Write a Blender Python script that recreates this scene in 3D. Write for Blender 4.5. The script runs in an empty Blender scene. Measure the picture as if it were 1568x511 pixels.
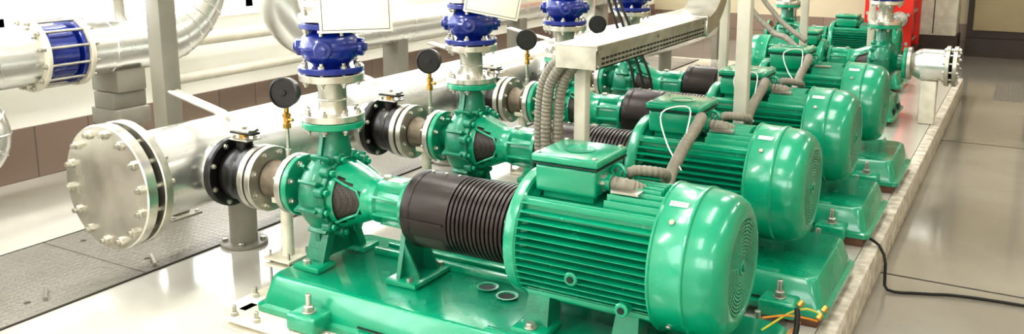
import bpy, bmesh, math, random
from mathutils import Vector, Matrix
random.seed(4)
pi=math.pi
scene=bpy.context.scene
D=bpy.data

# ------------------------------------------------------------ materials
def lin(c):
    return tuple(((x/255)/12.92 if x/255<=0.04045 else ((x/255+0.055)/1.055)**2.4) for x in c)
def mat(name,col,rough=.4,metal=0,var=.15,vs=5,bump=0,bs=60,coat=0,col2=None,spec=.5,detail=4,rv=.1):
    m=D.materials.new(name); m.use_nodes=True
    nt=m.node_tree; N=nt.nodes; L=nt.links
    b=N['Principled BSDF']
    c=lin(col); c2=lin(col2) if col2 else tuple(x*(1-var) for x in c)
    tc=N.new('ShaderNodeTexCoord'); no=N.new('ShaderNodeTexNoise')
    no.inputs['Scale'].default_value=vs; no.inputs['Detail'].default_value=detail
    L.new(tc.outputs['Object'],no.inputs['Vector'])
    r=N.new('ShaderNodeValToRGB'); r.color_ramp.elements[0].position=.35; r.color_ramp.elements[1].position=.65
    r.color_ramp.elements[0].color=(*c2,1); r.color_ramp.elements[1].color=(*[min(1,x*(1+var*.5)) for x in c],1)
    L.new(no.outputs['Fac'],r.inputs['Fac']); L.new(r.outputs['Color'],b.inputs['Base Color'])
    mr=N.new('ShaderNodeMapRange'); mr.inputs['To Min'].default_value=max(0,rough-rv); mr.inputs['To Max'].default_value=rough+rv
    L.new(no.outputs['Fac'],mr.inputs['Value']); L.new(mr.outputs['Result'],b.inputs['Roughness'])
    b.inputs['Metallic'].default_value=metal
    b.inputs['Coat Weight'].default_value=coat; b.inputs['Coat Roughness'].default_value=.10
    b.inputs['Specular IOR Level'].default_value=spec
    if bump:
        n2=N.new('ShaderNodeTexNoise'); n2.inputs['Scale'].default_value=bs; n2.inputs['Detail'].default_value=3
        L.new(tc.outputs['Object'],n2.inputs['Vector'])
        bp=N.new('ShaderNodeBump'); bp.inputs['Strength'].default_value=bump; bp.inputs['Distance'].default_value=.002
        L.new(n2.outputs['Fac'],bp.inputs['Height']); L.new(bp.outputs['Normal'],b.inputs['Normal'])
    return m
GREEN=mat('green_enamel_paint',(4,140,104),.26,0,.10,7,.12,90,.55,rv=.06)
GREEND=mat('green_cast_paint',(2,114,84),.36,0,.25,14,.6,120,.3)
GREENS=mat('green_recess',(2,36,27),.6)  # darkened green: shade of holes, gaps and grille put into the colour
BLUE=mat('blue_enamel_paint',(10,36,120),.25,0,.15,12,.3,90,.5)
STEEL=mat('galvanised_steel',(186,183,172),.33,.85,.20,18,.2,120)
ALU=mat('aluminium_cladding',(216,216,211),.27,.85,.07,3,.25,6)
BARE=mat('machined_steel',(214,210,200),.24,.92,.16,10,.2,40)
CAST=mat('rough_cast_spool',(124,113,98),.6,.5,.25,30,.6,150)
BLACK=mat('black_valve_iron',(17,15,14),.36,.1,.2,12,.4,100,.2)
GUARD=mat('coupling_guard_black',(38,30,25),.38,.3,.2,10,.2,90)
RUB=mat('rubber_black',(18,17,16),.6)  # rubber parts, also the painted shade of the tray slots
HOSE=mat('grey_conduit',(128,122,108),.45,0,.12,15)
BRASS=mat('brass',(190,150,80),.3,.9,.15,20)
CREAM=mat('cream_painted_steel',(212,206,188),.4,0,.15,14,.3,90,.2)
WHITEP=mat('white_post_paint',(200,194,178),.42,0,.1,9,.1,60)
GREYP=mat('grey_post_paint',(134,130,118),.45,0,.12,6,.1,60)
LABEL=mat('label_white',(225,222,212),.4,0,.05)
LABELR=mat('label_red',(180,60,50),.4,0,.05)
PLATEM=mat('sign_plate_cream',(232,229,212),.45,0,.04,3)
WALL=mat('wall_plaster',(250,248,238),.7,0,.03,2,.1,30)
WALLF=mat('far_wall_plaster',(200,188,160),.7,0,.08,2,.1,30)
PANEL=mat('door_panel_beige',(168,153,122),.45,0,.08,3,.1,30)
SILL=mat('sill_white',(245,244,240),.4,0,.04)
DARKF=mat('dark_trim',(60,48,40),.5,0,.15)
RED=mat('red_enamel',(205,36,20),.35,0,.12,3,.1,50,.3)
CONC=mat('rough_concrete',(200,193,178),.75,0,.22,18,1,70,col2=(160,151,136))
WOOD=mat('wood_block',(98,66,47),.7,0,.3,25)
ORANGE=mat('wire_orange',(200,130,30),.4)
YEL=mat('wire_yellow',(190,180,50),.4)
FLOORM=mat('floor_epoxy',(190,187,177),.09,0,.05,.9,.12,9,.5,rv=.04,col2=(172,168,158))
FLOORR=mat('floor_epoxy_lower',(146,141,130),.13,0,.08,1.2,.12,9,.35,rv=.05,col2=(128,123,113))
JOINT=mat('floor_joint',(60,54,48),.8)
CEIL=mat('ceiling_white',(230,229,224),.8,0,.03)

def tile_mat():
    m=D.materials.new('skirting_tile'); m.use_nodes=True; nt=m.node_tree;N=nt.nodes;L=nt.links
    b=N['Principled BSDF']; tc=N.new('ShaderNodeTexCoord')
    sx=N.new('ShaderNodeSeparateXYZ'); cb=N.new('ShaderNodeCombineXYZ')
    L.new(tc.outputs['Object'],sx.inputs[0]); 
    ad=N.new('ShaderNodeMath'); L.new(sx.outputs['X'],ad.inputs[0]); L.new(sx.outputs['Y'],ad.inputs[1])
    L.new(ad.outputs[0],cb.inputs['X']); L.new(sx.outputs['Z'],cb.inputs['Y'])
    br=N.new('ShaderNodeTexBrick'); L.new(cb.outputs[0],br.inputs['Vector'])
    br.offset=0; br.inputs['Scale'].default_value=1; br.inputs['Brick Width'].default_value=.3; br.inputs['Row Height'].default_value=.3
    br.inputs['Mortar Size'].default_value=.004
    br.inputs['Color1'].default_value=(*lin((130,112,100)),1); br.inputs['Color2'].default_value=(*lin((140,121,108)),1); br.inputs['Mortar'].default_value=(*lin((98,86,78)),1)
    L.new(br.outputs['Color'],b.inputs['Base Color']); b.inputs['Roughness'].default_value=.3
    return m
TILE=tile_mat()
def checker_mat():
    m=D.materials.new('checker_plate_steel'); m.use_nodes=True; nt=m.node_tree;N=nt.nodes;L=nt.links
    b=N['Principled BSDF']; tc=N.new('ShaderNodeTexCoord'); mp=N.new('ShaderNodeMapping'); mp.inputs['Rotation'].default_value=(0,0,pi/4); mp.inputs['Scale'].default_value=(150,150,150)
    L.new(tc.outputs['Object'],mp.inputs['Vector']); sp=N.new('ShaderNodeSeparateXYZ'); L.new(mp.outputs[0],sp.inputs[0])
    s1=N.new('ShaderNodeMath'); s1.operation='SINE'; s2=N.new('ShaderNodeMath'); s2.operation='SINE'
    L.new(sp.outputs['X'],s1.inputs[0]); L.new(sp.outputs['Y'],s2.inputs[0])
    mu=N.new('ShaderNodeMath'); mu.operation='MULTIPLY'; L.new(s1.outputs[0],mu.inputs[0]); L.new(s2.outputs[0],mu.inputs[1])
    mr=N.new('ShaderNodeMapRange'); mr.inputs['From Min'].default_value=.1; mr.inputs['From Max'].default_value=.6; L.new(mu.outputs[0],mr.inputs['Value'])
    bp=N.new('ShaderNodeBump'); bp.inputs['Strength'].default_value=.7; bp.inputs['Distance'].default_value=.003
    L.new(mr.outputs[0],bp.inputs['Height']); L.new(bp.outputs[0],b.inputs['Normal'])
    no=N.new('ShaderNodeTexNoise'); no.inputs['Scale'].default_value=3; L.new(tc.outputs['Object'],no.inputs['Vector'])
    mx=N.new('ShaderNodeMix'); mx.data_type='RGBA'; L.new(no.outputs['Fac'],mx.inputs['Factor'])
    mx.inputs['A'].default_value=(*lin((110,106,99)),1); mx.inputs['B'].default_value=(*lin((134,130,121)),1)
    L.new(mx.outputs['Result'],b.inputs['Base Color']); b.inputs['Metallic'].default_value=.25; b.inputs['Roughness'].default_value=.36
    return m
CHECK=checker_mat()
def perf_mat():
    m=D.materials.new('perforated_black_mesh'); m.use_nodes=True; nt=m.node_tree;N=nt.nodes;L=nt.links
    b=N['Principled BSDF']; tc=N.new('ShaderNodeTexCoord')
    v=N.new('ShaderNodeTexVoronoi'); v.inputs['Scale'].default_value=130; v.inputs['Randomness'].default_value=.15
    L.new(tc.outputs['Object'],v.inputs['Vector'])
    r=N.new('ShaderNodeValToRGB'); r.color_ramp.elements[0].position=.3; r.color_ramp.elements[1].position=.42
    r.color_ramp.elements[0].color=(.002,.002,.002,1); r.color_ramp.elements[1].color=(*lin((62,54,48)),1)
    L.new(v.outputs['Distance'],r.inputs['Fac']); L.new(r.outputs[0],b.inputs['Base Color']); b.inputs['Roughness'].default_value=.45
    return m
PERF=perf_mat()
def emis(name,col,s):
    m=D.materials.new(name); m.use_nodes=True; b=m.node_tree.nodes['Principled BSDF']
    b.inputs['Base Color'].default_value=(.8,.8,.8,1); b.inputs['Emission Color'].default_value=(*col,1); b.inputs['Emission Strength'].default_value=s
    return m
FILL_TUBE=emis('lamp_tube_glow',(1,.98,.93),6)  # glow of the added ceiling fixtures
def glass():
    m=D.materials.new('window_glass'); m.use_nodes=True; nt=m.node_tree;N=nt.nodes;L=nt.links
    N.remove(N['Principled BSDF']); t=N.new('ShaderNodeBsdfTransparent'); g=N.new('ShaderNodeBsdfGlossy'); g.inputs['Roughness'].default_value=.02
    mx=N.new('ShaderNodeMixShader'); mx.inputs[0].default_value=.06; L.new(t.outputs[0],mx.inputs[1]);L.new(g.outputs[0],mx.inputs[2])
    L.new(mx.outputs[0],N['Material Output'].inputs['Surface']); return m
GLASS=glass()

# ------------------------------------------------------------ mesh builder
I4=Matrix.Identity(4)
def FX(x=0,y=0,z=0):  # local z -> +X , theta from Y to Z
    return Matrix(((0,0,1,x),(1,0,0,y),(0,1,0,z),(0,0,0,1)))
def FY(x=0,y=0,z=0):  # local z -> +Y
    return Matrix(((0,1,0,x),(0,0,1,y),(1,0,0,z),(0,0,0,1)))
def FZ(x=0,y=0,z=0): return Matrix.Translation((x,y,z))
def FA(o,ax):
    q=Vector(ax).to_track_quat('Z','Y'); return Matrix.Translation(o)@q.to_matrix().to_4x4()
class MB:
    def __init__(s): s.v=[];s.f=[];s.mi=[];s.mats=[]
    def idx(s,m):
        if m not in s.mats: s.mats.append(m)
        return s.mats.index(m)
    def add(s,vs,fs,m,M=I4):
        o=len(s.v); k=s.idx(m)
        s.v+= [tuple(M@Vector(v)) for v in vs]
        for f in fs: s.f.append(tuple(i+o for i in f)); s.mi.append(k)
    def rev(s,prof,m,M=I4,n=32,t0=0,t1=2*pi,skip=None,rf=None):
        full=abs(t1-t0-2*pi)<1e-6; cols=n if full else n+1
        vs=[];rings=[]
        for (r,z) in prof:
            if r<1e-6: rings.append([len(vs)]); vs.append((0,0,z))
            else:
                ring=[]
                for i in range(cols):
                    t=t0+(t1-t0)*i/n; rr=r*(rf(t,z) if rf else 1)
                    ring.append(len(vs)); vs.append((rr*math.cos(t),rr*math.sin(t),z))
                rings.append(ring)
        fs=[]
        for j in range(len(prof)-1):
            a,b=rings[j],rings[j+1]
            if len(a)==1 and len(b)==1: continue
            for i in range(n):
                i2=(i+1)%cols if full else i+1
                if skip and skip(t0+(t1-t0)*(i+.5)/n,j): continue
                if len(a)==1: fs.append((a[0],b[i2],b[i])[::-1])
                elif len(b)==1: fs.append((a[i],a[i2],b[0]))
                else: fs.append((a[i],a[i2],b[i2],b[i]))
        s.add(vs,fs,m,M)
    def disc(s,r,z0,z1,m,M=I4,n=32,c=.002,ri=0):
        if ri: s.rev([(ri,z0),(r-c,z0),(r,z0+c),(r,z1-c),(r-c,z1),(ri,z1),(ri,z0)],m,M,n)
        else: s.rev([(0,z0),(r-c,z0),(r,z0+c),(r,z1-c),(r-c,z1),(0,z1)],m,M,n)
    def box(s,x0,x1,y0,y1,z0,z1,m,M=I4,bev=0,seg=2):
        if bev<=0:
            s.add([(x0,y0,z0),(x1,y0,z0),(x1,y1,z0),(x0,y1,z0),(x0,y0,z1),(x1,y0,z1),(x1,y1,z1),(x0,y1,z1)],
              [(0,3,2,1),(4,5,6,7),(0,1,5,4),(1,2,6,5),(2,3,7,6),(3,0,4,7)],m,M); return
        bm=bmesh.new(); bmesh.ops.create_cube(bm,size=1)
        for v in bm.verts: v.co=Vector(((x0+x1)/2+v.co.x*(x1-x0),(y0+y1)/2+v.co.y*(y1-y0),(z0+z1)/2+v.co.z*(z1-z0)))
        bmesh.ops.bevel(bm,geom=bm.edges[:],offset=bev,segments=seg,affect='EDGES',profile=.5)
        s.bm(bm,m,M)
    def bm(s,bm,m,M=I4):
        bm.verts.ensure_lookup_table(); bm.verts.index_update()
        s.add([v.co[:] for v in bm.verts],[[v.index for v in f.verts] for f in bm.faces],m,M); bm.free()
    def prism(s,poly,z0,z1,m,M=I4):
        n=len(poly); vs=[(x,y,z0) for x,y in poly]+[(x,y,z1) for x,y in poly]
        fs=[tuple(range(n))[::-1],tuple(range(n,2*n))]+[(i,(i+1)%n,n+(i+1)%n,n+i) for i in range(n)]
        s.add(vs,fs,m,M)
    def loft(s,polys,m,M=I4,cap=True):
        n=len(polys[0]); vs=[p for q in polys for p in q]; fs=[]
        for j in range(len(polys)-1):
            for i in range(n): fs.append((j*n+i,j*n+(i+1)%n,(j+1)*n+(i+1)%n,(j+1)*n+i))
        if cap: fs.append(tuple(range(n))[::-1]); fs.append(tuple(range((len(polys)-1)*n,len(polys)*n)))
        s.add(vs,fs,m,M)
    def hexb(s,r,z0,z1,m,M=I4,a=0):
        p=lambda rr,z:[(rr*math.cos(a+i*pi/3),rr*math.sin(a+i*pi/3),z) for i in range(6)]
        s.loft([p(r,z0),p(r,z1-.15*(z1-z0)),p(r*.8,z1)] if z1>z0 else [p(r,z0),p(r,z1+.15*(z0-z1)),p(r*.8,z1)],m,M)
    def tube(s,pts,r,m,n=12,caps=True,M=I4,sq=None):
        pts=[Vector(p) for p in pts]; N=len(pts)
        rs=r if isinstance(r,(list,tuple)) else [r]*N
        T=[]
        for i in range(N):
            d=(pts[min(i+1,N-1)]-pts[max(i-1,0)]); T.append(d.normalized())
        up=Vector((0,0,1)) if abs(T[0].z)<.9 else Vector((0,1,0))
        u=(up-T[0]*up.dot(T[0])).normalized(); vs=[];fs=[]
        for i in range(N):
            if i: u=(u-T[i]*u.dot(T[i])).normalized()
            w=T[i].cross(u)
            if sq:
                for (a,b) in sq: vs.append(tuple(pts[i]+u*a+w*b))
            else:
                for k in range(n):
                    t=2*pi*k/n; vs.append(tuple(pts[i]+(u*math.cos(t)+w*math.sin(t))*rs[i]))
        if sq: n=len(sq)
        for i in range(N-1):
            for k in range(n): fs.append((i*n+k,i*n+(k+1)%n,(i+1)*n+(k+1)%n,(i+1)*n+k))
        if caps: fs.append(tuple(range(n))[::-1]); fs.append(tuple(range((N-1)*n,N*n)))
        s.add(vs,fs,m,M)
    def bolts(s,M,bc,n,z0,z1,m,r=.010,h=.008,off=.5,stub=.006):
        for i in range(n):
            t=2*pi*(i+off)/n; P=M@Matrix.Translation((bc*math.cos(t),bc*math.sin(t),0))
            s.hexb(r,z1,z1+h,m,P,t); s.hexb(r,z0,z0-h,m,P,t)
            if stub:
                s.rev([(0,z1+h+stub),(r*.55,z1+h+stub),(r*.55,z0-h-stub),(0,z0-h-stub)][::-1],m,P,8)
    def pair(s,M,z,R,t,g,m1,m2,n,bm,br=.010,off=.5,rg=.62):
        s.disc(R,z,z+t,m1,M,36); s.disc(R*rg,z+t-.001,z+t+g+.001,RUB,M,24); s.disc(R,z+t+g,z+2*t+g,m2,M,36)
        s.bolts(M,R*.83,n,z,z+2*t+g,bm,br,.008,off)
def mesh(name,mb,ang=35):
    me=D.meshes.new(name); me.from_pydata(mb.v,[],mb.f)
    for m in mb.mats: me.materials.append(m)
    me.polygons.foreach_set('material_index',mb.mi)
    me.polygons.foreach_set('use_smooth',[True]*len(me.polygons))
    bm=bmesh.new(); bm.from_mesh(me); bmesh.ops.recalc_face_normals(bm,faces=bm.faces[:]); bm.to_mesh(me); bm.free()
    me.update(); me.set_sharp_from_angle(angle=math.radians(ang)); return me
def obj(name,me,loc=(0,0,0),rz=0,parent=None):
    if isinstance(me,MB): me=mesh(name,me)
    o=D.objects.new(name,me); o.location=loc; o.rotation_euler=(0,0,rz); scene.collection.objects.link(o)
    if parent: o.parent=parent
    return o
def empty(name,loc=(0,0,0),rz=0):
    o=D.objects.new(name,None); o.empty_display_size=.1; o.location=loc; o.rotation_euler=(0,0,rz); scene.collection.objects.link(o); return o
def cr(pts,step=.02):
    P=[Vector(p) for p in pts]; P=[P[0]*2-P[1]]+P+[P[-1]*2-P[-2]]; out=[]
    for i in range(1,len(P)-2):
        n=max(2,int((P[i+1]-P[i]).length/step))
        for k in range(n):
            t=k/n; a,b,c,d=P[i-1],P[i],P[i+1],P[i+2]
            out.append(.5*((2*b)+(c-a)*t+(2*a-5*b+4*c-d)*t*t+(3*b-a-3*c+d)*t**3))
    out.append(P[-2]); return out
def hose(mb,pts,r,m,step=.0035):
    p=cr(pts,step); mb.tube(p,[r if (i//2)%2 else r*.89 for i in range(len(p))],m,12)
def arc(c,a,b,r,t0,t1,n=14):
    c,a,b=Vector(c),Vector(a),Vector(b)
    return [c+a*(r*math.cos(t0+(t1-t0)*i/n))+b*(r*math.sin(t0+(t1-t0)*i/n)) for i in range(n+1)]

AX=.389   # shaft height above pump floor
# ------------------------------------------------------------ pump (local: x along shaft, origin on axis at volute)
def build_casing():
    mb=MB(); M=FX()
    R=.142
    def rf(t,z):
        a=((t-pi/2)%(2*pi))/(2*pi); return .93+.13*a
    mb.rev([(.052,-.135),(.056,-.10),(.07,-.085),(.085,-.075)],GREEND,M,40)
    mb.rev([(.085,-.075),(.10,-.068),(R-.022,-.062),(R-.006,-.05),(R+.006,-.025),(R+.008,0),(R+.003,.022),(R-.010,.038),(R-.025,.042),(.05,.042)],GREEND,M,56,rf=rf)
    mb.disc(.128,.036,.056,GREEND,M,48,.003)
    for i in range(12):
        t=2*pi*(i+.5)/12; P=FX(0,.130*math.cos(t),.130*math.sin(t))
        mb.disc(.020,.026,.062,GREEND,P,16,.004); mb.hexb(.011,.062,.074,GREEN,P)
        if i%2==0:
            a=math.cos(t),math.sin(t)
            q=[(0,.085*a[0]-.004*a[1],.085*a[1]+.004*a[0]),(0,.15*a[0]-.004*a[1],.15*a[1]+.004*a[0]),(0,.15*a[0]+.004*a[1],.15*a[1]-.004*a[0]),(0,.085*a[0]+.004*a[1],.085*a[1]-.004*a[0])]
            mb.loft([[(-.072 if k in(0,3) else -.058,p[1],p[2]) for k,p in enumerate(q)],[(-.04,p[1],p[2]) for p in q]],GREEND)
    for i in range(10):
        t=2*pi*i/10+.2; P=M@Matrix.Rotation(t,4,'Z')
        mb.box(.125,.160,-.006,.006,-.035,.045,GREEND,P,.003)
    mb.disc(.108,-.158,-.134,GREEN,M,40,.003)
    polys=[]
    for z,a,b in ((.08,.085,.058),(.12,.078,.055),(.15,.062,.052),(.18,.052,.050),(.230,.050,.050)):
        polys.append([(b*math.cos(2*pi*k/28),a*math.sin(2*pi*k/28),z) for k in range(28)])
    mb.loft(polys,GREEND)
    for s in(-1,1): mb.prism([(s*.05,.10),(s*.085,.10),(s*.055,.22),(s*.045,.22)],-.006,.006,GREEND,Matrix(((0,0,1,0),(1,0,0,0),(0,1,0,0),(0,0,0,1))))
    mb.disc(.105,.228,.250,GREEN,FZ(),40,.003)
    for s in(-1,1):
        mb.loft([[(-.045,s*.05-.02,-.10),(.03,s*.05-.02,-.10),(.03,s*.05+.02,-.10),(-.045,s*.05+.02,-.10)],
                 [(-.05,s*.10-.014,-.225),(.03,s*.10-.014,-.225),(.03,s*.10+.014,-.225),(-.05,s*.10+.014,-.225)]],GREEND)
        mb.box(-.06,.05,s*.115-.045,s*.115+.045,-.239,-.22,GREEN,I4,.004)
        mb.hexb(.014,-.22,-.206,STEEL,FZ(-.02,s*.135,0))
    mb.box(-.02,.0,-.09,.09,-.22,-.10,GREEND)
    def skip(t,j):
        t=t%(2*pi); d=abs(t-pi) if t>pi/2 and t<3*pi/2 else min(t,2*pi-t)
        return j in(2,3,4) and d<(.80,.70,.5)[j-2]
    mb.rev([(.116,.055),(.114,.07),(.110,.078),(.100,.105),(.088,.135),(.076,.165),(.072,.18),(.072,.20)],GREEN,M,60,skip=skip)
    mb.rev([(.104,.072),(.066,.17)],PERF,M,40)
    for s in(-1,1):
        mb.tube([(.074,s*.088,.075),(.11,s*.083,.058),(.15,s*.070,.040),(.168,s*.07,0),(.15,s*.070,-.040),(.11,s*.083,-.058),(.074,s*.088,-.075)],.005,GREEN,8)
    mb.rev([(.072,.195),(.076,.20),(.076,.215),(.066,.225),(.064,.31),(.070,.32),(.086,.325),(.086,.34),(.05,.345),(.03,.345)],GREEN,M,40)
    for k in range(8):
        t=2*pi*k/8+pi/8; P=M@Matrix.Rotation(t,4,'Z'); mb.box(.055,.081,-.005,.005,.215,.325,GREEN,P,.002)
    mb.box(.215,.325,-.048,.048,.03,.074,GREEN,I4,.008)
    mb.box(.24,.30,-.02,.02,.073,.076,LABEL)
    mb.bolts(M,.076,6,.330,.340,STEEL,.006,.004,.5,0)
    mb.disc(.014,.07,.085,STEEL,FZ(.225,0,0),12)
    mb.disc(.024,.34,.78,STEEL,M,16)
    mb.loft([[(.305,-.03,-.05),(.325,-.03,-.05),(.325,.03,-.05),(.305,.03,-.05)],[(.315,-.085,-.225),(.33,-.085,-.225),(.33,.085,-.225),(.315,.085,-.225)]],GREEND)
    for s in(-.05,.05):
        mb.prism([(.32,-.225),(.39,-.225),(.33,-.11)],s-.004,s+.004,GREEND,Matrix(((1,0,0,0),(0,0,1,0),(0,1,0,0),(0,0,0,1))))
    mb.box(.285,.405,-.105,.105,-.239,-.223,GREEN,I4,.003)
    for s in(-1,1): mb.hexb(.011,-.223,-.212,STEEL,FZ(.37,s*.085,0))
    return mesh('volute_casing',mb)
def build_guard():
    mb=MB(); M=FX()
    prof=[(.05,.362),(.119,.362),(.122,.366),(.122,.525)]
    x=.528
    while x<.74:
        prof+=[(.1215,x),(.1215,x+.009),(.112,x+.0105),(.112,x+.0135)]; x+=.0150
    prof+=[(.12,.747),(.05,.747)]
    mb.rev(prof,GUARD,M,56)
    mb.rev([(.123,.370),(.1235,.372),(.1235,.395),(.123,.397)],GUARD,M,56)
    mb.box(.366,.525,-.127,-.118,-.004,.003,GUARD); mb.box(.366,.525,.118,.127,-.004,.003,GUARD)
    mb.rev([(.1228,.41),(.1228,.515)],PERF,M,24,t0=pi+.45,t1=2*pi-.45)
    for i in range(3):
        mb.hexb(.006,0,.006,STEEL,FA((.41+i*.05,0,.1215),(0,0,1)))
    return mesh('coupling_guard',mb)
def build_motor():
    mb=MB(); M=FX()
    mb.rev([(.03,.757),(.07,.757),(.075,.762),(.12,.767),(.16,.767),(.178,.772),(.189,.780),(.192,.792),(.192,.812),(.186,.818),(.165,.820),(.152,.835)],GREEN,M,64)
    for i in range(8):
        t=2*pi*(i+.5)/8; mb.hexb(.009,.767,.758,STEEL,FX(0,.135*math.cos(t),.135*math.sin(t)))
        P=M@Matrix.Rotation(t,4,'Z'); mb.box(.06,.155,-.004,.004,.756,.77,GREEN,P,.002)
    mb.rev([(.146,.82),(.146,1.26)],GREEND,M,64)
    E=.191
    def fin(k,side,horiz,x0=.812,x1=1.225):
        a=math.sqrt(max(.0001,.148**2-k*k))-.008; e=math.sqrt(E*E-k*k); 
        if horiz: e=min(e,.186)
        th=.0036
        p=[(a,k-th),(e-.003,k-th*.62),(e,k-th*.3),(e,k+th*.3),(e-.003,k+th*.62),(a,k+th)]
        if horiz: pl=lambda x:[(x,side*u,w) for u,w in p]
        else: pl=lambda x:[(x,w,side*u) for u,w in p]
        mb.loft([pl(x0),pl(x1)],GREEN)
    k=-.126
    while k<=.1261:
        for s in(-1,1): fin(k,s,True)
        fin(k,1,False,.812 if abs(k)>.11 else 1.05,1.225 if abs(k)>.06 else 1.19); fin(k,-1,False)
        k+=.0210
    for (s,z) in((-1,1),(1,1),(-1,-1),(1,-1)):
        a=.131*s; b=.131*z
        mb.box(.83,1.21,a-.010,a+.010,b-.010,b+.010,GREEN,I4,.004)
    for x,z in((.99,-.052),(1.14,-.108)):
        mb.disc(.020,0,.036,GREEN,FA((x,-.150,z),(0,-1,0)),20,.003)
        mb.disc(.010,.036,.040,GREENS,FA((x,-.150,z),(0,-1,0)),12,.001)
    mb.rev([(.150,1.21),(.200,1.21),(.2055,1.213),(.2055,1.218),(.202,1.222),(.202,1.295),(.204,1.298),(.204,1.307),(.199,1.311),(.197,1.345),(.190,1.372),(.178,1.392),(.160,1.404),(.140,1.408),(.134,1.408),(.130,1.404),(.126,1.396)],GREEN,M,72)
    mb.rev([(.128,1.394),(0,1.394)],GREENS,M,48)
    r=.126
    while r>.02:
        mb.rev([(r,1.395),(r,1.406),(r-.0045,1.406),(r-.0045,1.395)],GREEN,M,56); r-=.0098
    mb.disc(.022,1.395,1.409,GREEN,M,24,.002); mb.disc(.010,1.408,1.413,GREEND,M,16)
    for i in range(24):
        P=M@Matrix.Rotation(2*pi*i/24,4,'Z'); mb.box(.02,.128,-.0016,.0016,1.395,1.4055,GREEN,P)
    for i in range(4):
        t=pi/4+i*pi/2; P=FA((1.258,.201*math.cos(t),.201*math.sin(t)),(0,math.cos(t),math.sin(t))); mb.disc(.008,0,.006,STEEL,P,12)
    mb.rev([(.2035,1.235),(.2035,1.285)],LABEL,M,6,t0=2.02,t1=2.11); mb.rev([(.2037,1.237),(.2037,1.283)],LABELR,M,4,t0=2.045,t1=2.055)
    mb.box(1.06,1.14,-.085,-.04,.176,.183,STEEL)
    mb.tube(arc((1.045,0,.212),(1,0,0),(0,0,1),.02,0,2*pi,20),.006,GREEN,8); mb.disc(.013,.18,.194,GREEN,FZ(1.045,0,0),12)
    for x in(.85,1.12):
        for s in(-1,1):
            mb.loft([[(x-.012,s*.07,-.13),(x+.052,s*.07,-.13),(x+.052,s*.135,-.125),(x-.012,s*.135,-.125)],
                     [(x-.02,s*.09,-.222),(x+.06,s*.09,-.222),(x+.06,s*.165,-.222),(x-.02,s*.165,-.222)]],GREEND)
            mb.box(x-.035,x+.075,min(s*.10,s*.21),max(s*.10,s*.21),-.239,-.218,GREEN,I4,.005)
            mb.hexb(.015,-.218,-.203,STEEL,FZ(x+.02,s*.188,0)); mb.disc(.019,-.218,-.214,STEEL,FZ(x+.02,s*.188,0),16,.001)
    mb.box(.845,1.005,-.075,.075,.13,.17,GREEN,I4,.006)
    mb.box(.83,1.02,-.095,.095,.152,.232,GREEN,I4,.010,3)
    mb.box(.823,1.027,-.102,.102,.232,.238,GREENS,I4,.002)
    mb.box(.821,1.029,-.104,.104,.238,.262,GREEN,I4,.008,3)
    mb.rev([(.042,.261),(.045,.264),(.041,.264),(.038,.261)],GREEN,FZ(.925,0,0),32)
    for x in(.838,1.012):
        for y in(-.088,.088): mb.disc(.007,.26,.267,STEEL,FZ(x,y,0),10)
    for y in(-.04,.035): 
        mb.disc(.024,1.018,1.045,GREEN,FX(0,y,.19),16); mb.hexb(.027,1.02,1.034,STEEL,FX(0,y,.19))
    return mesh('motor_body',mb)
def build_base(x1=1.48,short=False):
    mb=MB()
    zb,zt=-.354,-.239
    def rr(x0,x1,y0,y1,r,z,n=5):
        out=[]
        for cx,cy,a in((x1-r,y1-r,0),(x0+r,y1-r,pi/2),(x0+r,y0+r,pi),(x1-r,y0+r,1.5*pi)):
            for i in range(n): t=a+pi/2*i/(n-1); out.append((cx+r*math.cos(t),cy+r*math.sin(t),z))
        return out
    x0,w=-.085,.235
    mb.loft([rr(x0-.045,x1+.045,-w-.04,w+.04,.03,zb),rr(x0-.045,x1+.045,-w-.04,w+.04,.03,zb+.018),rr(x0-.030,x1+.03,-w-.025,w+.025,.03,zb+.024),
             rr(x0-.006,x1+.006,-w-.006,w+.006,.035,zt-.008),rr(x0,x1,-w,w,.04,zt-.001)],GREEN)
    if not short:
        mb.box(.08,.72,.09,.115,zt-.01,zt+.022,GREEN,I4,.005); mb.box(.08,.72,.17,.195,zt-.01,zt+.012,GREEN,I4,.004)
        mb.box(.74,1.36,-.228,-.205,zt-.01,zt+.006,GREEN,I4,.003)
        for (x,y) in((.59,.03),(.68,.0)):
            mb.rev([(.030,zt),(.036,zt+.005),(.028,zt+.005),(.024,zt+.0005)],GREEN,FZ(x,y,0),28); mb.disc(.026,zt,zt+.0016,GREENS,FZ(x,y,0),24,.0003)
        for x in(.30,.55,.85,1.15):
            for s in(-1,1):
                mb.box(x,x+.16,min(s*(w+.0),s*(w+.029)),max(s*(w+.0),s*(w+.029)),zb+.03,zb+.034,GREENS)
    for x in(.13,x1-.10):
        for s in(-1,1):
            mb.box(x-.06,x+.06,min(s*(w-.01),s*(w+.10)),max(s*(w-.01),s*(w+.10)),zb,zb+.055,GREEN,I4,.010,3)
            P=FZ(x,s*(w+.055),0); mb.disc(.022,zb+.055,zb+.059,STEEL,P,18,.001); mb.hexb(.017,zb+.059,zb+.078,STEEL,P); mb.disc(.009,zb+.07,zb+.115,STEEL,P,10)
    for s in(-1,1): mb.box(x0-.034,x0-.024,s*.10-.045,s*.10+.045,zb+.022,zb+.06,GREENS,I4,.002)
    for x in(.10,.72,1.44):
        if x>x1: continue
        for s in(-1,1): mb.box(x-.04,x+.06,s*.22-.05,s*.22+.06,-.389,zb+.001,WOOD if x>1 else CREAM,I4,.003)
    mb.box(x0+.01,x1-.05,-w+.03,w-.03,-.389,zb+.001,CONC)
    return mesh('cast_base_frame',mb)
CAS,GRD,MOT,BAS,BASS=build_casing(),build_guard(),build_motor(),build_base(),build_base(.92,True)

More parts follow.
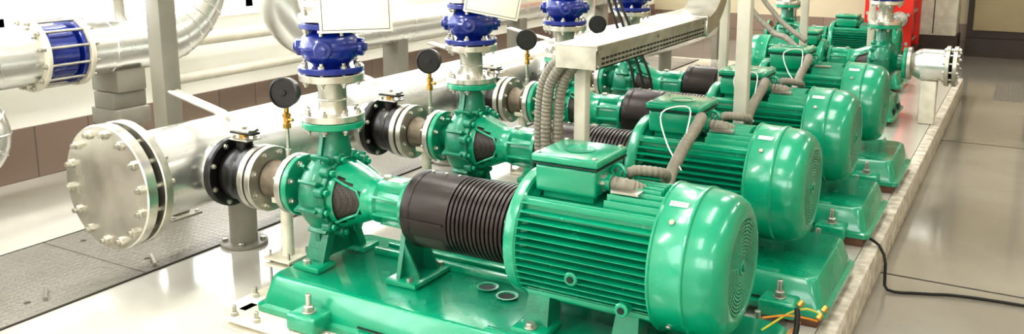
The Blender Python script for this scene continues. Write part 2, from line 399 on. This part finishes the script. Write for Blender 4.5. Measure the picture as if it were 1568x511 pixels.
def build_suction():
    mb=MB(); M=FX(); V=FX(.028); S=FZ(.028,0,0)
    mb.disc(.108,-.188,-.162,STEEL,M,40,.002); mb.disc(.07,-.163,-.157,RUB,M,24)
    mb.bolts(M,.090,8,-.188,-.134,STEEL,.011,.009,.5,.008)
    mb.rev([(.062,-.19),(.058,-.20),(.056,-.215),(.056,-.265),(.066,-.28),(.07,-.29)],CAST,M,32)
    mb.rev([(.060,-.225),(.062,-.228),(.060,-.231)],CAST,M,32)
    mb.pair(V,-.385,.118,.026,.010,STEEL,STEEL,8,STEEL,.011,.5,.7)
    mb.disc(.112,-.418,-.386,BLACK,V,40,.004)
    mb.rev([(.085,-.418),(.092,-.425),(.098,-.45),(.098,-.48),(.092,-.505),(.085,-.512)],BLACK,V,40)
    mb.disc(.128,-.545,-.512,BLACK,V,40,.006); mb.bolts(V,.112,8,-.542,-.512,STEEL,.010,.008,.5,.004)
    mb.rev([(.10,-.515),(.10,-.60)],ALU,M,36)
    mb.disc(.03,.09,.128,BLACK,S@FZ(-.46,0,0),20,.004); mb.disc(.018,.128,.155,BRASS,S@FZ(-.46,0,0),16)
    mb.box(-.50,-.41,-.035,.035,.128,.134,STEEL,S,.002); mb.box(-.51,-.40,-.022,.022,.150,.158,BLACK,S,.002)
    for s in(-1,1): mb.hexb(.008,.134,.144,STEEL,S@FZ(-.46+s*.035,.02,0)); mb.hexb(.008,.134,.144,STEEL,S@FZ(-.46+s*.03,-.022,0))
    mb.hexb(.014,.162,.178,STEEL,S@FZ(-.46,0,0))
    pts=cr([(-.41,0,.163),(-.48,0,.163),(-.54,.008,.170),(-.58,.014,.205),(-.64,.022,.218),(-.76,.036,.236),(-.89,.05,.258)],.02)
    mb.tube(pts,.01,STEEL,M=S,sq=[(-.003,-.025),(.003,-.025),(.007,-.019),(.003,0),(.007,.019),(.003,.025),(-.003,.025)])
    mb.disc(.022,-.36,-.056,CREAM,FZ(-.24,0,0),16); mb.box(-.29,-.19,-.05,.05,-.389,-.375,CREAM,I4,.003); mb.box(-.27,-.21,-.04,.04,-.075,-.055,CREAM,I4,.003)
    mb.box(-.30,-.18,-.06,.06,-.31,-.30,CREAM,I4,.002); mb.box(-.30,-.18,-.06,.06,-.285,-.275,CREAM,I4,.002)
    for a in(-1,1):
        for b in(-1,1): mb.hexb(.008,-.375,-.362,STEEL,FZ(-.24+a*.038,b*.038,0)); mb.disc(.005,-.375,-.25,STEEL,FZ(-.24+a*.045,b*.045,0),8)
    return mesh('suction_ball_valve',mb)
def build_stack(top=2.6):
    mb=MB(); M=FZ(0,0,.013)
    mb.disc(.105,.239,.262,BARE,M,40,.002); mb.bolts(M,.088,8,.215,.262,STEEL,.011,.010,.5,.008)
    mb.rev([(.052,.262),(.048,.275),(.047,.29),(.047,.34),(.052,.36),(.058,.375)],STEEL,M,36)
    mb.rev([(.049,.306),(.051,.309),(.049,.312)],STEEL,M,30)
    U=FZ(0,0,.034)
    mb.disc(.108,.352,.376,BARE,U,40,.002); mb.disc(.075,.375,.381,RUB,U,24)
    mb.disc(.108,.380,.400,BLUE,U,40,.003); mb.bolts(U,.092,8,.352,.400,STEEL,.011,.009,.5,.008)
    mb.rev([(.06,.400),(.064,.408),(.088,.425),(.099,.445),(.101,.462),(.099,.48),(.088,.50),(.068,.515),(.062,.525)],BLUE,U,44)
    mb.rev([(.1,.455),(.104,.459),(.104,.466),(.1,.47)],BLUE,U,44)
    for k in range(4):
        P=U@Matrix.Rotation(k*pi/2+.5,4,'Z'); mb.disc(.03,.085,.112,BLUE,P@FX(0,0,.462),20,.004); mb.hexb(.016,.112,.122,BLUE,P@FX(0,0,.462))
    mb.disc(.100,.525,.545,BLUE,U,40,.003); mb.disc(.075,.544,.55,RUB,U,24)
    mb.disc(.100,.549,.572,BARE,U,40,.002); mb.bolts(U,.085,8,.525,.572,STEEL,.011,.010,.5,.010)
    mb.rev([(.055,.572),(.050,.585),(.050,.62),(.055,.635)],STEEL,U,32)
    mb.disc(.100,.635,.657,BARE,U,40); mb.disc(.100,.662,.684,BLACK,U,40); mb.bolts(U,.085,8,.635,.684,STEEL,.011,.010,.5,.008)
    mb.rev([(.07,.684),(.07,.76)],BLACK,U,32); mb.disc(.100,.76,.78,BLACK,U,40); mb.disc(.100,.785,.807,BARE,U,40)
    mb.bolts(U,.085,8,.76,.807,STEEL,.011,.010,.5,.008)
    mb.rev([(.055,.807),(.055,top)],ALU,U,32)
    return mesh('discharge_check_valve',mb)
def build_gauge():
    mb=MB()
    mb.disc(.010,.058,.12,STEEL,FZ(),12); mb.disc(.007,.10,.20,STEEL,FZ(),12)
    mb.hexb(.015,.195,.215,BRASS,FZ()); mb.disc(.012,.215,.235,BRASS,FZ(),12); mb.hexb(.016,.235,.25,BRASS,FZ()); mb.disc(.009,.25,.275,BRASS,FZ(),10)
    mb.disc(.006,0,.03,BRASS,FX(0,0,.226),8)
    P=FA((0,0,.322),(.32,-1,.05))
    mb.rev([(0,-.022),(.044,-.022),(.050,-.018),(.050,.010),(.054,.012),(.054,.018),(.048,.020),(.046,.016),(0,.016)],BLACK,P,36)
    mb.disc(.012,.016,.020,BLACK,P,16); mb.disc(.0445,-.0235,-.022,LABEL,P,32,.0003)
    return mesh('gauge_dial',mb)
SUC,STK,GAU=build_suction(),build_stack(),build_gauge()
VX=-2.0
def pump_set(x,y,rz=0,full=True):
    c=(x,y,AX)
    p=empty('centrifugal_pump',c,rz); obj('volute_casing',CAS,parent=p)
    m=empty('electric_motor',c,rz); mo=obj('motor_housing',MOT,parent=m)
    if full: obj('coupling_guard',GRD,parent=p)
    else: mo.scale=(.85,.85,.85); mo.location=(-.29,0,-.035)
    obj('pump_base_frame',BAS if full else BASS,c,rz)
    obj('discharge_check_valve',STK,c,rz)
    if full:
        obj('suction_ball_valve',SUC,c,rz); obj('pressure_gauge',GAU,(x-.215,y,AX),rz)
Y0,DY=2.2,.85
for i in range(4): pump_set(VX,Y0+DY*i)
pump_set(-.83,6.3,pi,False)
pump_set(-1.78,7.6,0,False)

mb=MB(); M=FX(-.86,6.3,AX)
mb.disc(.11,.19,.215,STEEL,M); mb.rev([(.07,.215),(.10,.26),(.105,.28)],ALU,M,32); mb.rev([(.105,.28),(.105,.42)],ALU,M,32)
mb.pair(M,.42,.132,.025,.02,STEEL,STEEL,12,STEEL,.012)
mb.box(.28,.38,-.05,.05,-AX+.0,-.10,CREAM,Matrix.Translation((-.86,6.3,AX)),.01)
obj('flanged_suction_pipe',mb)

# ------------------------------------------------------------ header pipe
HX=-2.71
mb=MB(); M=FY(HX,0,AX)
mb.rev([(.162,1.90),(.162,8.2)],ALU,M,72)
for y in(2.75,3.75,4.9,6.0,7.1): mb.rev([(.162,y),(.1645,y+.004),(.1645,y+.03),(.162,y+.034)],ALU,M,64)
mb.disc(.222,1.895,1.93,STEEL,M,64,.004); mb.rev([(.175,1.93),(.164,1.96)],STEEL,M,48)
mb.disc(.18,1.865,1.897,RUB,M,48)
mb.disc(.222,1.825,1.868,BARE,M,64,.004)
mb.bolts(M,.192,14,1.825,1.93,STEEL,.016,.012,.25,.012)
for y in(2.42,3.9,5.6,7.2):
    P=FZ(HX,y,0); mb.disc(.055,.012,.26,GREYP,P,24); mb.disc(.095,0,.014,GREYP,P,28)
    for k in range(4): mb.hexb(.012,.014,.026,STEEL,FZ(HX+.075*math.cos(k*pi/2+.7),y+.075*math.sin(k*pi/2+.7),0))
obj('suction_header_pipe',mb)

# ------------------------------------------------------------ left-wall pipe with blue compensator
LX,LZ=-3.8,.72
mb=MB(); M=FY(LX,0,LZ); r=.132
mb.rev([(r,.2),(r,2.24)],ALU,M,48); mb.rev([(r,2.47),(r,2.86)],ALU,M,48)
for y in(1.4,2.0,2.6): mb.rev([(r,y),(r+.003,y+.003),(r+.003,y+.03),(r,y+.033)],ALU,M,48)
mb.tube(arc((LX,2.86,LZ+.36),(0,0,-1),(0,1,0),.36,0,pi/2,16),[r+.004]*17,ALU,40)
mb.tube([(LX,3.22,LZ+.36),(LX,3.22,2.9)],r,ALU,40)
for k in range(1,8): 
    t=pi/2*k/8; c=Vector((LX,2.86,LZ+.36)); p=c+Vector((0,math.sin(t),-math.cos(t)))*.36; mb.rev([(r+.003,-.006),(r+.0075,-.002),(r+.0075,.002),(r+.003,.006)],ALU,FA(p,(0,math.cos(t),math.sin(t))),40)
for y in(.6,1.3): mb.box(LX-.06,LX+.06,y-.06,y+.06,0,LZ-.10,GREYP,I4,.006)
obj('insulated_supply_pipe',mb)
mb=MB()
mb.disc(.162,2.24,2.262,CREAM,M,48,.003); mb.disc(.145,2.264,2.284,BLUE,M,48,.003); mb.rev([(.115,2.284),(.125,2.295),(.122,2.35),(.125,2.41),(.115,2.424)],BLUE,M,40)
mb.disc(.145,2.424,2.444,BLUE,M,48,.003); mb.disc(.162,2.447,2.47,CREAM,M,48,.003)
mb.bolts(M,.148,12,2.24,2.47,STEEL,.012,.012,.5,.012)
obj('blue_flanged_compensator',mb)
mb=MB()
mb.rev([(.085,.80),(.06,.86),(.058,.98)],ALU,FZ(LX,2.68,0),32); mb.disc(.11,.98,1.005,STEEL,FZ(LX,2.68,0),32); mb.disc(.11,1.01,1.035,STEEL,FZ(LX,2.68,0),32); mb.bolts(FZ(LX,2.68,0),.09,8,.98,1.035,STEEL)
mb.rev([(.06,1.03),(.06,2.9)],ALU,FZ(LX,2.68,0),32)
obj('branch_riser_pipe',mb)
mb=MB(); T=Matrix.Translation((LX,2.68,0))
mb.box(-.10,.10,-.08,.08,.50,.61,GREYP,T,.01); mb.box(-.075,.075,-.09,.09,.42,.50,GREYP,T,.006); mb.box(-.11,.11,-.085,.085,.34,.42,GREYP,T,.006)
mb.box(-.06,.06,-.06,.06,0,.34,GREYP,T,.006); mb.box(-.12,.12,-.12,.12,0,.015,GREYP,T,.003)
obj('pipe_support_pedestal',mb)
mb=MB()
c=(-3.52,1.78,.47)
pts=[Vector((-3.52,.3,.57)),Vector((-3.52,1.76,.57))]+arc(c,(0,0,1),(0,1,0),.10,0,pi,20)+[Vector((-3.52,1.70,.37)),Vector((-3.52,.3,.37))]
mb.tube(pts,.088,ALU,36)
for k in range(1,6):
    t=pi*k/6; p=Vector(c)+Vector((0,math.sin(t),math.cos(t)))*.10; mb.rev([(.088,-.005),(.0915,-.002),(.0915,.002),(.088,.005)],ALU,FA(p,(0,math.cos(t),-math.sin(t))),36)
for y in(.5,1.4): mb.box(-3.57,-3.47,y-.05,y+.05,0,.30,GREYP,I4,.005)
obj('insulated_return_bend',mb)
mb=MB()
pts=[Vector((-3.85,3.80,2.9)),Vector((-3.85,3.80,.92))]+arc((-3.85,4.12,.92),(0,-1,0),(0,0,-1),.32,0,pi/2,14)+[Vector((-3.85,9.6,.60))]
mb.tube(pts,.12,ALU,36)
for y in(5,6,7,8): mb.rev([(.12,y),(.123,y+.003),(.123,y+.03),(.12,y+.033)],ALU,FY(-3.85,0,.60),36)
for y in(4.9,6.6,8.3): mb.box(-.07,.07,-.06,.06,0,.52,GREYP,Matrix.Translation((-3.85,y,0)),.008)
obj('insulated_heating_main',mb)
mb=MB()
mb.tube([(-4.29,-.5,.62),(-4.29,10.5,.62)],.04,WHITEP,20); mb.tube([(-4.29,3.3,.40),(-4.29,10.5,.40)],.03,WHITEP,16)
for y in(1,3.4,5.5,7.5): mb.box(-4.395,-4.26,y-.015,y+.015,.57,.585,STEEL); mb.box(-4.30,-4.28,y-.01,y+.01,0,.585,WHITEP)
obj('heating_pipe',mb)
mb=MB(); mb.tube([(-3.2,6.4,0),(-3.2,6.4,2.9)],.17,ALU,40); mb.disc(.25,.9,.93,STEEL,FZ(-3.2,6.4,0)); mb.disc(.25,.94,.97,STEEL,FZ(-3.2,6.4,0)); mb.bolts(FZ(-3.2,6.4,0),.22,12,.9,.97,STEEL,.014)
obj('vertical_insulated_pipe',mb)
mb=MB(); mb.tube([(-3.45,3.75,1.6),(-3.45,5.9,1.6)],.11,ALU,32)
for y in(4,5.5): mb.box(-3.46,-3.44,y-.01,y+.01,1.7,3.2,STEEL)
obj('overhead_insulated_pipe',mb)
mb=MB(); M=FY(-3.85,0,.60)
mb.pair(M,7.25,.18,.025,.10,STEEL,STEEL,10,STEEL,.013); mb.disc(.15,7.27,7.37,BLACK,M); mb.disc(.03,.12,.30,BLACK,FZ(-3.85,7.32,.60)); mb.tube(arc((-3.85,7.32,.92),(1,0,0),(0,1,0),.12,0,2*pi,24),.012,BLACK,8,False); mb.box(-3.97,-3.73,7.31,7.33,.91,.93,BLACK)
obj('black_gate_valve',mb)

# ------------------------------------------------------------ posts, cable tray
def post(name,x,y,w,h,m,z0=0):
    mb=MB(); mb.box(x-w/2,x+w/2,y-w/2,y+w/2,z0+.012,h,m,I4,w*.08); mb.box(x-w*.9,x+w*.9,y-w*.9,y+w*.9,z0,z0+.012,m,I4,.002)
    for a in(-1,1):
        for b in(-1,1): mb.hexb(.009,z0+.012,z0+.022,STEEL,FZ(x+a*w*.72,y+b*w*.72,0))
    obj(name,mb)
post('steel_column',-3.25,2.52,.088,3.2,GREYP)
post('cable_tray_post',-1.285,2.64,.042,.822,WHITEP)
post('cable_tray_post',-.975,3.47,.052,3.2,WHITEP)
post('cable_tray_post',-1.31,4.3,.040,3.2,WHITEP)
post('cable_tray_post',-1.13,5.25,.040,3.2,WHITEP)
post('cable_tray_post',-1.0,6.9,.045,3.2,WHITEP)
mb=MB(); tx,tz=-1.25,.862; w,h=.072,.036
mb.box(tx-w,tx+w,2.52,3.62,tz-h,tz-h+.004,STEEL); mb.box(tx-w,tx-w+.004,2.52,3.62,tz-h,tz+h,STEEL); mb.box(tx+w-.004,tx+w,2.52,3.62,tz-h,tz+h,STEEL)
mb.box(tx-w-.004,tx+w+.004,2.515,3.62,tz+h,tz+h+.005,STEEL,I4,.001); mb.box(tx+w-.001,tx+w+.005,2.515,3.62,tz+h-.010,tz+h+.003,STEEL)
mb.box(tx-w,tx+w,2.515,2.52,tz-h,tz+h,STEEL)
y=2.56
while y<3.58:
    for z in(-.024,-.008): mb.box(tx+w-.001,tx+w+.0012,y,y+.022,tz+z,tz+z+.007,RUB)  # dark slips painted on as shaded slots, tray side stays uncut
    y+=.032
for y in(2.53,3.05,3.57):
    for z in(-.028,.018): mb.hexb(.006,0,.006,STEEL,FA((tx+w,y,tz+z),(1,0,0)))
sq=[(-h,-w),(h,-w),(h,w),(-h,w)]
mb.tube([Vector((tx,3.60,tz))]+arc((tx,3.62,tz+.30),(0,0,-1),(0,1,0),.30,0,pi/2,20)+[Vector((tx,3.92,3.2))],.05,BARE,sq=sq)
mb.box(tx-w-.006,tx+w+.006,3.60,3.62,tz-h-.006,tz+h+.008,BARE,I4,.002)
obj('perforated_cable_tray',mb)
mb=MB()
for k,(dx,dy) in enumerate(((0,0),(.035,.02),(-.036,.018))):
    hose(mb,[(-1.24+dx*.5,2.56+dy,.84),(-1.29+dx,2.54+dy,.845),(-1.35+dx,2.55+dy,.78),(-1.375+dx,2.56+dy,.70),(-1.385+dx,2.57+dy,.55),(-1.37+dx,2.58+dy,.40),(-1.36+dx,2.60+dy,.20),(-1.36+dx,2.62+dy,.03)],.019,HOSE)
obj('flexible_conduit_bundle',mb)
def conduit(y):
    mb=MB()
    hose(mb,[(-.955,y-.04,.579),(-.90,y-.035,.575),(-.865,y+.04,.535),(-.90,y+.22,.485),(-.955,y+.42,.49),(-.965,y+.56,.545),(-.955,y+.66,.600),(-.965,y+.74,.615),(-.985,y+.765,.605)],.021,HOSE)
    hose(mb,[(-.955,y+.035,.579),(-.92,y+.04,.60),(-.86,y+.10,.585),(-.89,y+.2,.54),(-.93,y+.30,.52)],.016,HOSE)
    mb.tube(cr([(-.955,y+.035,.579),(-.90,y-.02,.52),(-.87,y+.05,.48),(-.89,y+.16,.50),(-.92,y+.28,.53)],.02),.004,YEL,8)
    mb.tube(cr([(-.94,y+.05,.59),(-.95,y+.12,.535),(-.90,y+.15,.51),(-.86,y+.10,.55)],.02),.004,HOSE,8)
    mb.tube(cr([(-.93,y+.45,.50),(-1.02,y+.55,.56),(-1.06,y+.6,.65),(-.99,y+.68,.66),(-.97,y+.6,.58)],.02),.0025,LABEL,8)
    obj('flexible_conduit',mb)
conduit(Y0); conduit(Y0+DY); conduit(Y0+2*DY)
mb=MB()
for k in range(3):
    mb.tube(cr([(-2.05+.03*k,4.5,2.8),(-2.06+.03*k,4.45,1.4),(-2.02+.03*k,4.40,1.0),(-1.90+.04*k,4.36,.7),(-1.8+.05*k,4.33,.45),(-1.78+.05*k,4.34,.02)],.05),.008,RUB,8)
obj('black_cable_bundle',mb)
mb=MB()
hose(mb,[(-1.55,5.15,1.5),(-1.5,5.12,1.1),(-1.42,5.08,.85),(-1.25,5.0,.70),(-1.15,4.9,.68),(-1.06,4.83,.63)],.017,HOSE); hose(mb,[(-1.50,5.2,1.5),(-1.42,5.17,1.0),(-1.25,5.08,.78),(-1.05,4.95,.66)],.015,HOSE)
obj('hanging_conduit',mb)

mb=MB()
mb.tube(cr([(-.50,2.22,.02),(-.48,2.27,.12),(-.47,2.32,.20),(-.48,2.36,.235)],.02),.008,RUB,8)
mb.tube(cr([(-.55,2.26,.235),(-.50,2.33,.225),(-.45,2.36,.215),(-.43,2.39,.20)],.02),.003,ORANGE,8)
mb.tube(cr([(-.56,2.3,.18),(-.5,2.36,.22),(-.46,2.39,.23),(-.43,2.4,.22)],.02),.003,YEL,8)
mb.tube(cr([(-.54,2.2,.13),(-.5,2.3,.17),(-.47,2.36,.20)],.02),.003,ORANGE,8)
for p in((-.43,2.39,.205),(-.42,2.4,.225),(-.48,2.37,.24)): mb.disc(.008,0,.020,BRASS,FA(p,(.4,.5,.6)),10)
obj('loose_wire_ends',mb)
mb=MB(); mb.tube(cr([(-.55,3.72,.04),(-.44,3.66,.012),(-.405,3.62,-.05),(-.40,3.6,-.13),(-.36,3.58,-.142),(-.25,3.62,-.142),(0,3.68,-.142),(1,3.72,-.142),(3,3.72,-.142)],.03),.006,RUB,8)
obj('floor_cable',mb)

def sign(x,y,z,w,h,nz,tilt=0):
    mb=MB(); mb.box(-w/2,w/2,-.002,.002,-h/2,h/2,PLATEM,I4,.0015); 
    mb.box(-w/2+.008,w/2-.008,-.0028,-.002,-h/2+.008,-h/2+.010,DARKF); 
    mb.box(-w/2+.008,-w/2+.010,-.0028,-.002,-h/2+.008,h/2-.008,DARKF); mb.box(w/2-.010,w/2-.008,-.0028,-.002,-h/2+.008,h/2-.008,DARKF); mb.box(-w/2+.008,w/2-.008,-.0028,-.002,h/2-.010,h/2-.008,DARKF)
    mb.tube([(-w*.2,.003,h*.3),(-w*.55,.12,h*.3)],.004,STEEL,8)
    o=obj('blank_sign_plate',mb,(x,y,z)); o.rotation_euler=(0,tilt,nz)
sign(-1.82,2.12,1.055,.225,.21,.66,-.02)
sign(-1.84,2.98,1.02,.22,.19,.60,.20)

mb=MB()
mb.box(-2.16,-1.72,1.855,1.93,.004,.028,CREAM,I4,.003); mb.box(-2.18,-1.70,1.83,1.96,.026,.034,CREAM,I4,.002); mb.box(-2.18,-1.70,1.83,1.96,0,.006,CREAM,I4,.002)
mb.box(-2.24,-2.145,1.90,2.50,.0,.034,CREAM,I4,.003)
for x in(-2.15,-2.05,-1.75): mb.hexb(.012,.034,.048,STEEL,FZ(x,1.86,0)); mb.disc(.007,.04,.07,STEEL,FZ(x,1.86,0),8)
for y in(2.0,2.4): mb.hexb(.012,.034,.048,STEEL,FZ(-2.2,y,0)); mb.disc(.007,.04,.07,STEEL,FZ(-2.2,y,0),8)
obj('skid_channel',mb)

# ------------------------------------------------------------ room
XW,XR,YF,YB,ZC=-4.4,4.2,11.2,-2.5,3.2
mb=MB(); mb.box(XW+.004,-.50,YB+.01,8.4,-.15,0,FLOORM); mb.box(-.50,-.44,YB+.01,8.4,-.15,0,CONC,I4,.008)
obj('concrete_plinth',mb)
mb=MB(); mb.box(XW-.2,XR+.2,YB,YF+.2,-.25,-.15,FLOORR)
for y in(3.78,6.5): mb.box(-.44,XR,y,y+.012,-.151,-.1492,JOINT)
mb.box(1.3,1.31,YB,YF,-.151,-.1492,JOINT)
obj('floor',mb)
mb=MB(); mb.box(-3.42,-2.78,YB+.02,8.3,0,.004,CHECK)
y=-2.0
while y<8.3: mb.box(-3.42,-2.78,y,y+.004,.0035,.0046,JOINT); y+=1.0
mb.box(-3.425,-3.42,YB+.02,8.3,0,.006,JOINT); mb.box(-2.78,-2.772,YB+.02,8.3,0,.0055,JOINT)
for yy in(1.35,1.62,2.1): 
    for xx in(-3.3,-2.9): mb.disc(.012,.003,.0048,JOINT,FZ(xx,yy,0),12,.0005)
obj('trench_cover_plate',mb)
mb=MB(); mb.box(-.2,XR-.1,8.3,9.2,-.15,-.145,CHECK); obj('trench_cover_plate',mb)
mb=MB(); mb.tube([(-2.95,1.72,.012),(-2.86,1.66,.012)],.007,STEEL,8); mb.tube([(-2.90,2.12,.012),(-2.80,2.06,.012)],.007,STEEL,8); obj('steel_rod_offcut',mb)
SZ=.76; WT=2.75
wins=[(-2.2,-.3),(.1,2.55),(2.95,5.4),(5.8,8.2),(8.6,10.8)]
mb=MB(); mb.box(XW-.25,XW,YB,YF,-.15,SZ,WALL); mb.box(XW-.25,XW,YB,YF,WT,ZC,WALL)
ys=[YB]+[v for w_ in wins for v in w_]+[YF]
for i in range(0,len(ys),2): mb.box(XW-.25,XW,ys[i],ys[i+1],SZ,WT,WALL)
obj('wall_left',mb)
def portal(loc,rot,sx,sy,par):
    L=D.lights.new('window_portal','AREA'); L.shape='RECTANGLE'; L.size=sx; L.size_y=sy; L.cycles.is_portal=True
    o=D.objects.new('window_portal',L); o.location=loc; o.rotation_euler=rot; scene.collection.objects.link(o); o.parent=par
for k,(a,b) in enumerate(wins):
    mb=MB(); x=XW-.12
    mb.box(x-.03,x+.03,a,b,SZ,SZ+.06,SILL); mb.box(x-.03,x+.03,a,b,WT-.06,WT,SILL)
    n=4
    for j in range(n+1):
        y=a+(b-a)*j/n; mb.box(x-.03,x+.03,y-.03,y+.03,SZ,WT,SILL)
    mb.box(x-.03,x+.03,a,b,1.75,1.80,SILL); mb.box(XW-.12,XW+.05,a-.05,b+.05,SZ-.03,SZ+.003,SILL,I4,.004)
    mb.box(x-.002,x+.002,a,b,SZ,WT,GLASS)
    o=obj('window_%d'%(k+1),mb)
    portal((XW-.2,(a+b)/2,(SZ+WT)/2),(0,-pi/2,0),WT-SZ,b-a,o)
mb=MB(); mb.box(XW,XW+.015,YB,8.4,0,.27,TILE); mb.box(XW,XW+.015,8.4,YF,-.15,.27,TILE); obj('baseboard_left',mb)
mb=MB(); mb.box(XW-.2,XR+.2,YF,YF+.2,-.15,ZC,WALLF); obj('wall_far',mb)
mb=MB(); mb.box(XW,XR,YF-.02,YF,-.15,.20,TILE); obj('baseboard_far',mb)
mb=MB(); mb.box(XR,XR+.2,YB,YF,-.15,ZC,WALLF); obj('wall_right',mb)
NW=((-.8,1.6),(2.0,3.8)); nz0,nz1=1.2,2.6  # unseen windows added behind the camera, sized to set the frontal fill
mb=MB(); mb.box(XW-.2,XR+.2,YB-.2,YB,-.15,nz0,WALL); mb.box(XW-.2,XR+.2,YB-.2,YB,nz1,ZC,WALL)
xs=[XW-.2,-.8,1.6,2.0,3.8,XR+.2]
for i in range(0,6,2): mb.box(xs[i],xs[i+1],YB-.2,YB,nz0,nz1,WALL)
obj('wall_near',mb)
for k,(a,b) in enumerate(NW):
    mb=MB(); y=YB-.1
    for z in(nz0,nz1-.06): mb.box(a,b,y-.03,y+.03,z,z+.06,SILL)
    for j in range(4): x=a+(b-a)*j/3; mb.box(x-.03,x+.03,y-.03,y+.03,nz0,nz1,SILL)
    mb.box(a,b,y-.002,y+.002,nz0,nz1,GLASS)
    o=obj('window_%d'%(k+6),mb); portal(((a+b)/2,YB-.17,(nz0+nz1)/2),(pi/2,0,0),b-a,nz1-nz0,o)
mb=MB(); mb.box(XW-.2,XR+.2,YB,YF+.2,ZC,ZC+.15,CEIL); obj('ceiling',mb)
mb=MB(); 
mb.box(-.60,.80,YF-.06,YF-.02,.06,2.2,DARKF); mb.box(-.54,.06,YF-.09,YF-.05,.14,2.12,PANEL,I4,.01); mb.box(.12,.74,YF-.09,YF-.05,.14,2.12,PANEL,I4,.01)
mb.box(-.02,.01,YF-.13,YF-.09,1.0,1.15,STEEL); mb.box(-.60,.80,YF-.14,YF-.02,-.15,.06,DARKF); obj('door_1',mb)
mb=MB(); mb.box(-1.15,-.68,YF-.45,YF-.03,.1,1.9,CREAM,I4,.01); mb.box(-1.17,-.66,YF-.47,YF-.03,-.15,.1,DARKF); mb.box(-.92,-.91,YF-.455,YF-.44,.12,1.88,DARKF); mb.box(-.96,-.94,YF-.47,YF-.45,.9,1.05,STEEL); obj('control_cabinet',mb)
mb=MB(); mb.box(1.0,3.9,YF-.12,YF-.02,-.15,1.9,PANEL,I4,.01); obj('panel_partition',mb)
def redskid(x0,x1,y,h):
    mb=MB(); 
    mb.box(x0,x1,y,y+.08,.0,h,RED,I4,.01); mb.box(x0,x1,y+.7,y+.78,.0,h,RED,I4,.01); mb.box(x0+.06,x1-.06,y+.08,y+.7,.15,h-.1,STEEL)
    n=6
    for i in range(n):
        z=.1+(h-.2)*i/(n-1)
        for x in(x0+.04,x1-.04): mb.disc(.018,y-.05,y+.83,STEEL,FY(x,0,z),10)
    for x in(x0+.12,x1-.12):
        for z in(.35,h-.3): mb.disc(.08,y-.06,y,STEEL,FY(x,0,z),28); mb.disc(.05,y-.2,y-.05,ALU,FY(x,0,z),24)
    mb.box(x0-.02,x1+.02,y-.03,y+.8,-.15,.02,DARKF)
    obj('plate_heat_exchanger',mb)
redskid(-1.50,-1.03,9.8,1.7)
mb=MB(); mb.tube([(-3.2,9.2,.95),(-2.0,9.2,.95)],.09,RED,28); mb.tube([(-3.2,9.2,1.35),(-1.6,9.2,1.35)],.06,WHITEP,20); mb.pair(FX(-2.3,9.2,.95),0,.16,.025,.01,RED,RED,8,STEEL)
for x in(-2.9,-2.1): mb.box(x-.03,x+.03,9.17,9.23,-.15,.87,GREYP)
mb.box(-2.13,-2.07,9.18,9.22,.87,1.3,GREYP)
obj('red_manifold_pipe',mb)

# ------------------------------------------------------------ lights
def fill_lampfix(x,y,e):  # invented ceiling fixture, added as key and fill light
    mb=MB(); mb.box(x-.15,x+.15,y-.75,y+.75,ZC-.05,ZC-.001,SILL,I4,.005)
    for s in(-.07,.07): mb.tube([(x+s,y-.68,ZC-.07),(x+s,y+.68,ZC-.07)],.018,FILL_TUBE,10)
    p=obj('ceiling_lamp',mb)
    L=D.lights.new('ceiling_lamp_light','AREA'); L.shape='RECTANGLE'; L.size=.35; L.size_y=1.5; L.energy=e; L.color=(1,.975,.925)
    o=D.objects.new('ceiling_lamp_glow',L); o.location=(x,y,ZC-.11); scene.collection.objects.link(o); o.parent=p
for x,e in((-3.0,60),(-.6,19),(1.8,22)):
    for y in(-.6,2.4,5.4,8.6): fill_lampfix(x,y,e)
w=D.worlds.new('world'); scene.world=w; w.use_nodes=True
bg=w.node_tree.nodes['Background']; bg.inputs['Color'].default_value=(.955,.978,1,1); bg.inputs['Strength'].default_value=9.0
scene.view_settings.view_transform='Standard'; scene.view_settings.look='Medium High Contrast'; scene.view_settings.exposure=0.0

# ------------------------------------------------------------ camera
cam=D.cameras.new('camera'); co=D.objects.new('camera',cam); scene.collection.objects.link(co)
K=1600/1568
cam.sensor_width=36; cam.lens=36*1350*K/1600; cam.shift_x=-(800*K-800)/1600; cam.shift_y=-(260.5-150*K)/1600; cam.clip_start=.05
co.location=(0,0,1.27); p=math.atan(260/1350); co.rotation_euler=(pi/2-p,0,math.radians(29.9))
scene.camera=co
